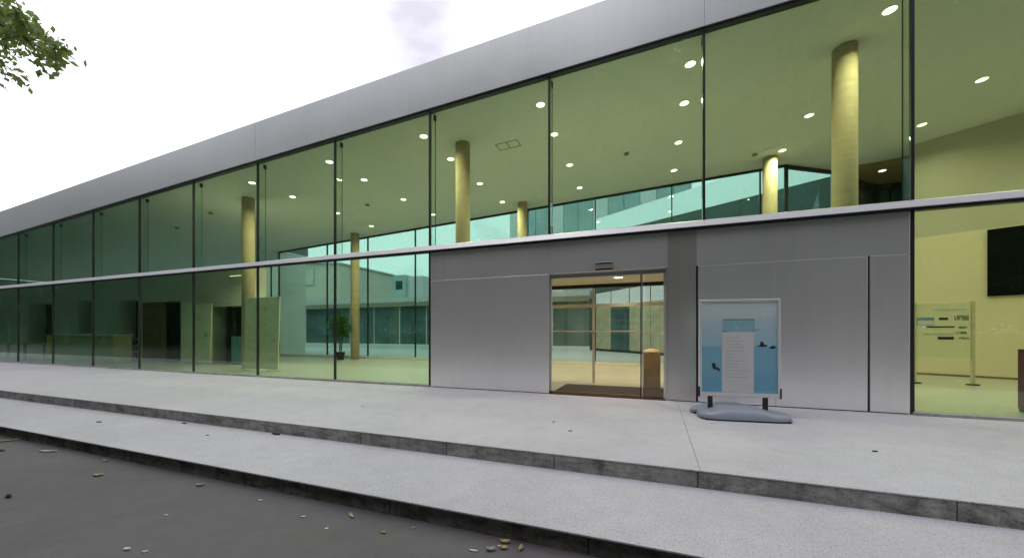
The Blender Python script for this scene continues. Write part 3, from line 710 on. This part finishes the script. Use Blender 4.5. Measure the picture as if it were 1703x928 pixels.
o = box('picture', -0.515, -0.18, -0.017, -0.0125, 1.48, 1.68, 'sky_blue_print', e); box('picture_light', -0.50, -0.19, -0.019, -0.0175, 1.49, 1.60, 'paper', o)
wd = Vector((1, -0.58)).normalized(); wnrm = Vector((-wd.y, wd.x))
def on_wall(x, out): 
    y = 15.70 - 0.58 * (x - 7.60); return (x - wnrm.x * out, y - wnrm.y * out)
a_, b_ = on_wall(8.91, 0.06), on_wall(11.6, 0.06)
o = slab_line('wall_screen', a_, b_, 0.055, 2.33, 4.22, 'screen_black', None)
tag(o, 'large black screen mounted on the yellow wall of the right room', 'screen')
a_, b_ = on_wall(7.62, 0.02), on_wall(XR - .2, 0.02)
slab_line('skirting', a_, b_, 0.018, 0.0, 0.05, 'brown_wood', B)
e = empty('red_cabinet', (5.84, 8.55, 0), label='dark red cabinet at the right edge behind the glass', cat='cabinet')
box('body', -0.26, 0.26, -0.2, 0.2, 0.05, 1.02, 'dark_red', e, bevel=0.006); box('plinth', -0.25, 0.25, -0.19, 0.19, 0.0, 0.048, 'black_metal', e)
box('handle', -0.235, -0.22, -0.215, -0.201, 0.30, 0.55, 'black_metal', e)

# ------------------------------------------------------------------ pavement sign
G = empty('pavement_sign', (1.20, 6.62, 0), R(8.0), label='framed blue poster sign on a grey weighted base in front of the metal wall', cat='sign')
w, z0, z1, f = 0.555, 0.315, 1.795, 0.034
for nm, b in (('frame_rail', (-w, w, z1 - f, z1)), ('frame_rail', (-w, w, z0, z0 + f * 1.7)), ('frame_rail', (-w, -w + f, z0 + f * 1.7 + .001, z1 - f - .001)), ('frame_rail', (w - f, w, z0 + f * 1.7 + .001, z1 - f - .001))):
    box(nm, b[0], b[1], -0.022, 0.022, b[2], b[3], 'sign_alu', G, bevel=0.006)
pc = (z0 + f * 1.7 + z1 - f) / 2
po = box('poster', -w + f + .001, w - f - .001, -0.004, 0.004, -0.66, 0.66, 'poster_print', G); po.location = (0, 0, pc)
sc = (z1 - z0 - 2.7 * f) / 1.32
po.scale = (1, 1, sc)
Zp = lambda t: z0 + f * 1.7 + t * (z1 - f - z0 - f * 1.7)      # 0 bottom .. 1 top of the poster
Xp = lambda t: -w + f + t * (2 * w - 2 * f)
pa = box('paper_sheet', Xp(0.275), Xp(0.695), -0.0065, -0.0042, Zp(0.004), Zp(0.665), 'paper', G)
bm = bmesh.new(); rg = random.Random(3)
for k in range(13):
    zz = 0.60 - 0.036 * k
    bm_box(bm, Xp(0.33), Xp(0.33 + rg.uniform(0.12, 0.30)), -0.0072, -0.0067, Zp(zz), Zp(zz + 0.008))
obj('printed_lines', bm, 'print_grey', pa)
hd = box('header_strip', Xp(0.285), Xp(0.705), -0.0068, -0.0042, Zp(0.675), Zp(0.80), 'header_print', G)
box('header_edge', Xp(0.285), Xp(0.705), -0.0075, -0.0069, Zp(0.80), Zp(0.806), 'print_black', hd)
box('header_mark', Xp(0.285), Xp(0.335), -0.0075, -0.0069, Zp(0.668), Zp(0.675), 'print_black', hd)
bm = bmesh.new()
for k in range(16):
    a, b = k * math.pi / 8, (k + 1) * math.pi / 8; cx, cz = Xp(0.62), Zp(0.725)
    q = [bm.verts.new((cx + r * math.cos(t), -0.0072, cz + r * math.sin(t))) for r, t in ((0.026, a), (0.026, b), (0.022, b), (0.022, a))]; bm.faces.new(q)
obj('round_emblem', bm, 'print_grey', hd)
def shape(name, pts, cx, cz, s):
    bm = bmesh.new(); fr = [bm.verts.new((cx + x * s, -0.0062, cz + z * s)) for x, z in pts]; bk = [bm.verts.new((cx + x * s, -0.0043, cz + z * s)) for x, z in pts]
    bm.faces.new(fr); n = len(pts)
    for i in range(n): bm.faces.new((fr[i], bk[i], bk[(i + 1) % n], fr[(i + 1) % n]))
    return obj(name, bm, 'print_black', G)
lounge = [(-0.5, 0.55), (-0.25, 0.62), (-0.05, 0.45), (-0.02, 0.05), (0.35, -0.05), (0.5, -0.35), (0.42, -0.5), (0.05, -0.30), (-0.35, -0.22), (-0.48, 0.1)]
boat = [(-0.6, -0.12), (-0.2, 0.0), (-0.12, 0.42), (0.12, 0.38), (0.25, 0.05), (0.6, 0.0), (0.55, -0.16), (0.0, -0.2)]
shape('printed_figure', lounge, Xp(0.195), Zp(0.275), 0.115)
shape('printed_figure', boat, Xp(0.80), Zp(0.525), 0.125)
shape('printed_figure', [(-0.5, -0.2), (-0.1, 0.1), (0.3, 0.25), (0.5, 0.0), (0.5, -0.2), (0.0, -0.28)], Xp(0.93), Zp(0.505), 0.095)
box('printed_line', Xp(0.70), Xp(0.78), -0.0062, -0.0043, Zp(0.690), Zp(0.693), 'print_black', G)
box('clear_cover', -w + f + .002, w - f - .002, -0.014, -0.012, Zp(0.003), Zp(0.997), 'cover_glass', G)
for s in (-1, 1):
    box('corner_clip', s * (w + 0.004) - 0.012, s * (w + 0.004) + 0.012, -0.026, 0.026, z0 - 0.01, z0 + 0.14, 'black_rubber', G, bevel=0.003)
for x in (-0.40, 0.36):
    box('support_post', x - 0.033, x + 0.033, -0.02, 0.02, 0.10, z0 + 0.002, 'black_rubber', G, bevel=0.006)
def base_shell(name, lx, ly, hump, hb, ox, oy, mat, zb):
    bm = bmesh.new(); NX, NY = 40, 18; g = []
    for i in range(NX + 1):
        row = []
        u = -1 + 2 * i / NX
        for j in range(NY + 1):
            v = -1 + 2 * j / NY
            # rounded rectangle in plan
            sx = 1 - 0.05 * abs(v) ** 4; sy = 1 - 0.25 * abs(u) ** 6
            edge = max(0.0, 1 - max(abs(u), abs(v)) ** 26)
            hu = 1 / (1 + (abs(u + 0.08) / 0.58) ** 6)
            h = zb + (hb + hump * hu * (1 - 0.45 * max(0, -v) ** 2.2)) * (edge ** 0.5)
            row.append(bm.verts.new((ox + u * lx * sx, oy + v * ly * sy, h)))
        g.append(row)
    for i in range(NX):
        for j in range(NY): bm.faces.new((g[i][j], g[i + 1][j], g[i + 1][j + 1], g[i][j + 1]))
    lo = []
    rim = [g[i][0] for i in range(NX + 1)] + [g[NX][j] for j in range(1, NY + 1)] + [g[i][NY] for i in range(NX - 1, -1, -1)] + [g[0][j] for j in range(NY - 1, 0, -1)]
    lo = [bm.verts.new((v.co.x * 0.985, v.co.y, zb - 0.004)) for v in rim]
    n = len(rim)
    for k in range(n): bm.faces.new((rim[k], lo[k], lo[(k + 1) % n], rim[(k + 1) % n]))
    bm.faces.new(lo)
    return obj(name, bm, mat, G, smooth=True)
base_shell('base_weight', 0.615, 0.25, 0.085, 0.075, 0.02, -0.08, 'sign_plastic', 0.026)
base_shell('base_weight', 0.56, 0.13, 0.09, 0.055, -0.07, 0.27, 'sign_plastic', 0.026)
box('base_skid', -0.54, 0.575, -0.30, 0.13, 0.0, 0.024, 'black_rubber', G, bevel=0.008)
box('base_skid', -0.60, 0.45, 0.135, 0.38, 0.0, 0.024, 'black_rubber', G, bevel=0.008)

# ------------------------------------------------------------------ trees
def tree_meshes(seed, height, crown_r, leaf, clumps, per, zc=0.55):
    rg = random.Random(seed)
    bm = bmesh.new(); h = height
    bm_tube(bm, [(0, 0, 0), (0.05, 0.02, h * 0.2), (rg.uniform(-.2, .2), rg.uniform(-.2, .2), h * 0.5), (rg.uniform(-.4, .4), rg.uniform(-.4, .4), h * 0.85)], [0.26, 0.2, 0.14, 0.04], 10)
    pts = []
    for k in range(clumps):
        while True:
            p = Vector((rg.uniform(-1, 1), rg.uniform(-1, 1), rg.uniform(-1, 1)))
            if 0.25 < p.length < 1: break
        p = Vector((p.x * crown_r, p.y * crown_r, h * zc + p.z * h * 0.44))
        if k % 6 == 0:
            bm_tube(bm, [(0, 0, min(p.z * 0.8, h * 0.7)), (p.x * 0.5, p.y * 0.5, p.z * 0.9), tuple(p)], [0.08, 0.05, 0.015], 6)
        for _ in range(per): pts.append((p.x + rg.gauss(0, 0.42), p.y + rg.gauss(0, 0.42), p.z + rg.gauss(0, 0.32)))
    me = bpy.data.meshes.new('trunk'); bm.to_mesh(me); bm.free(); me.materials.append(M['bark'])
    lm = leaf_mesh('crown', pts, leaf, rg); lm.materials.append(M['leaf_dark'])
    return me, lm
variants = [tree_meshes(21, 15.0, 4.4, 0.24, 420, 95), tree_meshes(22, 16.5, 4.8, 0.26, 460, 95), tree_meshes(23, 14.0, 4.6, 0.24, 420, 95)]
rg = random.Random(77)
def put_tree(x, y, k, s, label, group):
    e = empty('street_tree', (x, y, Z_ROAD + 0.02), rg.uniform(0, 6.28), label, 'tree', group); e.scale = (s, s, s)
    for nm, me in zip(('trunk', 'crown'), variants[k]):
        o = bpy.data.objects.new(nm, me); C.objects.link(o); o.parent = e
i = 0
x = -118.0
while x < 36:
    put_tree(x, -12.0 - rg.uniform(0, 2.0), i % 3, rg.uniform(1.45, 1.75), 'leafy dark green street tree mirrored in the glass front', 'street trees facing the glass front')
    put_tree(x + 3.2, -19.5 - rg.uniform(0, 2), (i + 1) % 3, rg.uniform(1.55, 1.8) if x < -6 else rg.uniform(1.1, 1.25), 'taller dark green tree behind the street trees mirrored in the glass', 'taller trees behind the street trees')
    x += rg.uniform(6.0, 7.2); i += 1
hp = [(rg.uniform(-7, 7), rg.uniform(-0.7, 0.7), rg.uniform(0.05, 4.2)) for _ in range(26000)]
hm = leaf_mesh('hedge', hp, 0.2, rg); hm.materials.append(M['leaf_dark'])
for k in range(11):
    o = bpy.data.objects.new('hedge', hm); C.objects.link(o); o.location = (-122 + 14 * k, -15.8, Z_ROAD + 0.02)
    tag(o, 'clipped green hedge under the street trees mirrored in the glass', 'hedge', 'hedges under the street trees')

# the tree whose bough hangs into the picture
T = empty('overhanging_tree', (-15.6, 0.4, Z_ROAD), label='green leafy tree whose bough hangs into the sky beside the glass front', cat='tree')
rg = random.Random(5)
bm = bmesh.new()
bm_tube(bm, [(0, 0, 0), (0.1, 0.0, 2.2), (0.15, 0.1, 4.6), (0.4, 0.2, 7.0), (0.3, 0.2, 9.5)], [0.24, 0.2, 0.16, 0.10, 0.03], 12)
obj('trunk', bm, 'bark', T, smooth=True)
bm = bmesh.new(); tips = []
main = [(0.35, 0.15, 6.2), (1.9, 0.9, 7.2), (3.6, 1.7, 7.35), (5.0, 2.3, 6.98), (6.2, 2.5, 6.32), (7.15, 2.55, 5.74)]
bm_tube(bm, main, [0.08, 0.06, 0.045, 0.03, 0.016, 0.005], 8)
for i in range(2, 6):
    p = Vector(main[i])
    for k in range(10 if i < 4 else 7 if i < 5 else 4):
        reach = (1.15, 1.0, 0.62, 0.30)[i - 2]
        d = Vector((rg.uniform(-0.2, 0.75), rg.uniform(-0.5, 0.5), rg.uniform(-0.85, 0.55))) * reach
        q = p + d * 0.6 + Vector((0, 0, 0.06)); r = p + d
        bm_tube(bm, [tuple(p), tuple(q), tuple(r)], [0.012, 0.008, 0.003], 5); tips.append((q, r, i))
for k in range(9):
    a = k * 0.72; L2 = rg.uniform(2.0, 3.0)
    q = Vector((0.3 + L2 * math.cos(a), 0.15 + 0.55 * L2 * math.sin(a) - 0.6, 7.5 + rg.uniform(0, 2.2)))
    bm_tube(bm, [(0.3, 0.15, 5.6 + 0.3 * (k % 5)), tuple((q + Vector((0.3, 0.15, 6.4))) / 2), tuple(q)], [0.06, 0.04, 0.012], 6)
obj('limb', bm, 'bark', T)
pts = []
for q, r, i in tips:
    m = (150, 115, 46, 18)[i - 2]
    for _ in range(m):
        t = rg.random(); c = q.lerp(r, t); s = (0.17, 0.15, 0.10, 0.06)[i - 2]
        pts.append((c.x + rg.gauss(0, s), c.y + rg.gauss(0, s), c.z + rg.gauss(0, s * 0.75)))
me = leaf_mesh('foliage', pts, 0.125, rg, 0.5, 0.55); me.materials.append(M['leaf_light'])
o = bpy.data.objects.new('foliage', me); C.objects.link(o); o.parent = T
pts = []
for k in range(210):
    while True:
        p = Vector((rg.uniform(-1, 1), rg.uniform(-1, 1), rg.uniform(-1, 1)))
        if 0.2 < p.length < 1: break
    p = Vector((0.4 + p.x * 3.2, -0.9 + p.y * 2.2, 8.2 + p.z * 2.6))
    for _ in range(75): pts.append((p.x + rg.gauss(0, 0.3), p.y + rg.gauss(0, 0.3), p.z + rg.gauss(0, 0.25)))
me = leaf_mesh('crown', pts, 0.12, rg); me.materials.append(M['leaf_light'])
o = bpy.data.objects.new('crown', me); C.objects.link(o); o.parent = T

# ------------------------------------------------------------------ litter on the ground
def litter(name, x, y, z, ln, wd, hgt, rot, mat, label, cat='leaf', group=None, seed=0):
    rg = random.Random(seed); bm = bmesh.new(); NU, NV = 8, 4; top = []
    for i in range(NU + 1):
        t = i / NU; row = []
        ww = wd * (math.sin(math.pi * min(1, 0.06 + t * 0.92)) ** 0.7)
        for j in range(NV + 1):
            s = -1 + 2 * j / NV
            zz = hgt * (s * s * 0.9 + 0.35 * (2 * t - 1) ** 2) + rg.uniform(0, hgt * 0.22)
            row.append(bm.verts.new(((t - 0.5) * ln, s * ww * 0.5 * (1 - 0.25 * s * s) + rg.uniform(-.06, .06) * wd, zz)))
        top.append(row)
    for i in range(NU):
        for j in range(NV): bm.faces.new((top[i][j], top[i + 1][j], top[i + 1][j + 1], top[i][j + 1]))
    mn = min(v.co.z for v in bm.verts)
    for v in bm.verts: v.co.z -= mn
    o = obj(name, bm, mat, None, smooth=True)
    so_ = o.modifiers.new('thickness', 'SOLIDIFY'); so_.thickness = 0.0025; so_.offset = 1
    o.location = (x, y, z + 0.001); o.rotation_euler = (0, 0, rot)
    return tag(o, label, cat, group)
A = Z_ROAD; Tn, Gy, Gn, Dk, Pw = 'dry_leaf_tan', 'dry_leaf_grey', 'dry_leaf_green', 'dry_leaf_dark', 'petal_white'
near = 'at the foot of the lower step'
items = [
 (-2.49, 2.62, A, .115, .035, .016, -0.5, Tn, 'long tan seed pod lying alone at the foot of the lower step'),
 (-2.05, 2.50, A, .085, .045, .012, -0.4, Gn, 'flat olive green leaf on the asphalt beside the lower step'),
 (-1.07, 2.70, A, .085, .045, .026, 0.3, Tn, 'curled tan leaf at the back of the little leaf pile'),
 (-1.05, 2.62, A, .065, .045, .024, 0.1, 'dry_leaf_tan', 'crumpled tan leaf in the middle of the little leaf pile'),
 (-1.13, 2.57, A, .080, .045, .024, 0.5, Gy, 'curled grey leaf at the front of the little leaf pile'),
 (-1.25, 2.52, A, .075, .022, .008, 0.1, Pw, 'thin white leaf scrap beside the little leaf pile'),
 (-0.93, 2.66, A, .065, .040, .022, 1.5, Tn, 'tan leaf standing apart from the leaf pile near the step'),
 (-1.10, 2.645, A, .02, .014, .006, 0.5, Pw, 'tiny white crumb among the leaf pile'),
 (-3.66, 1.63, A, .055, .038, .016, 0.4, Pw, 'pale crumpled leaf on the open asphalt'),
 (-3.50, 1.66, A, .035, .022, .010, 0.9, Pw, 'small pale petal next to the crumpled leaf on open asphalt'),
 (-5.86, 2.36, A, .115, .060, .024, 0.6, Tn, 'curled dark and tan leaf on the asphalt below the step'),
 (-4.47, 2.58, A, .075, .045, .030, 0.9, Gy, 'grey tufted leaf scrap near the lower step'),
 (-5.91, 1.74, A, .075, .050, .028, 0.2, Dk, 'small black lump on the open asphalt'),
 (-7.69, 2.60, A, .24, .055, .020, 0.5, Pw, 'long pale leaf against the lower step'),
 (-9.01, 2.62, A, .30, .060, .022, 0.9, Tn, 'long tan twig and leaf at the far end of the step'),
 (-8.35, 2.40, A, .14, .060, .014, 0.1, Dk, 'dark flat leaf on asphalt near the far end of the step'),
 (-6.45, 2.66, A, .10, .055, .020, -0.4, Gy, 'grey leaf pair tucked against the lower step'),
 (-4.03, 2.06, A, .035, .025, .008, 0.4, Pw, 'tiny pale petal on the open asphalt'),
 (-3.54, 2.56, A, .045, .030, .010, 0.2, Pw, 'tiny white petal near the lower step'),
 (-2.87, 2.46, A, .040, .026, .010, 0.4, Pw, 'white petal between the seed pod and the open asphalt'),
 (-2.52, 2.38, A, .035, .024, .008, 1.2, Pw, 'white petal in front of the tan seed pod'),
 (-1.86, 2.64, A, .035, .022, .008, 0.7, Gy, 'small grey scrap at the step between pod and leaf pile'),
 (-8.45, 3.41, Z_TREAD, .10, .055, .012, 0.3, Dk, 'dark leaf on the far part of the lower step tread'),
 (-7.04, 3.84, Z_TREAD, .11, .050, .012, 0.1, Dk, 'dark leaf on the tread close to the upper riser'),
 (-5.92, 3.51, Z_TREAD, .05, .025, .008, 0.3, Dk, 'tiny dark leaf scrap on the lower step tread'),
 (-5.05, 3.88, Z_TREAD, .16, .055, .020, 0.1, Dk, 'dark clump of debris at the foot of the upper riser'),
 (2.23, 5.22, 0.0, .060, .035, .012, 0.2, Dk, 'small dark leaf alone on the terrace beyond the pavement sign'),
 (-4.76, 5.28, 0.0, .07, .018, .008, 0.1, Gy, 'small grey twig on the terrace before the glass front'),
 (-1.36, 5.32, 0.0, .035, .030, .014, 1.0, Gy, 'small grey crumb on the terrace before the entrance'),
 (-1.03, 4.91, 0.0, .055, .030, .012, 0.4, Gy, 'small grey leaf on the terrace before the entrance'),
]
for k, (x, y, z, ln, wdt, h, r, m, lab) in enumerate(items):
    nm = 'twig' if 'twig' in lab and 'leaf' not in lab else 'seed_pod' if 'seed pod lying' in lab else 'fallen_petal' if 'petal' in lab else 'fallen_leaf'
    litter(nm, x, y, z, ln * 0.85, wdt * 0.9, h * 0.9, r, m, lab, nm.split('_')[-1], 'litter on the ground', k)
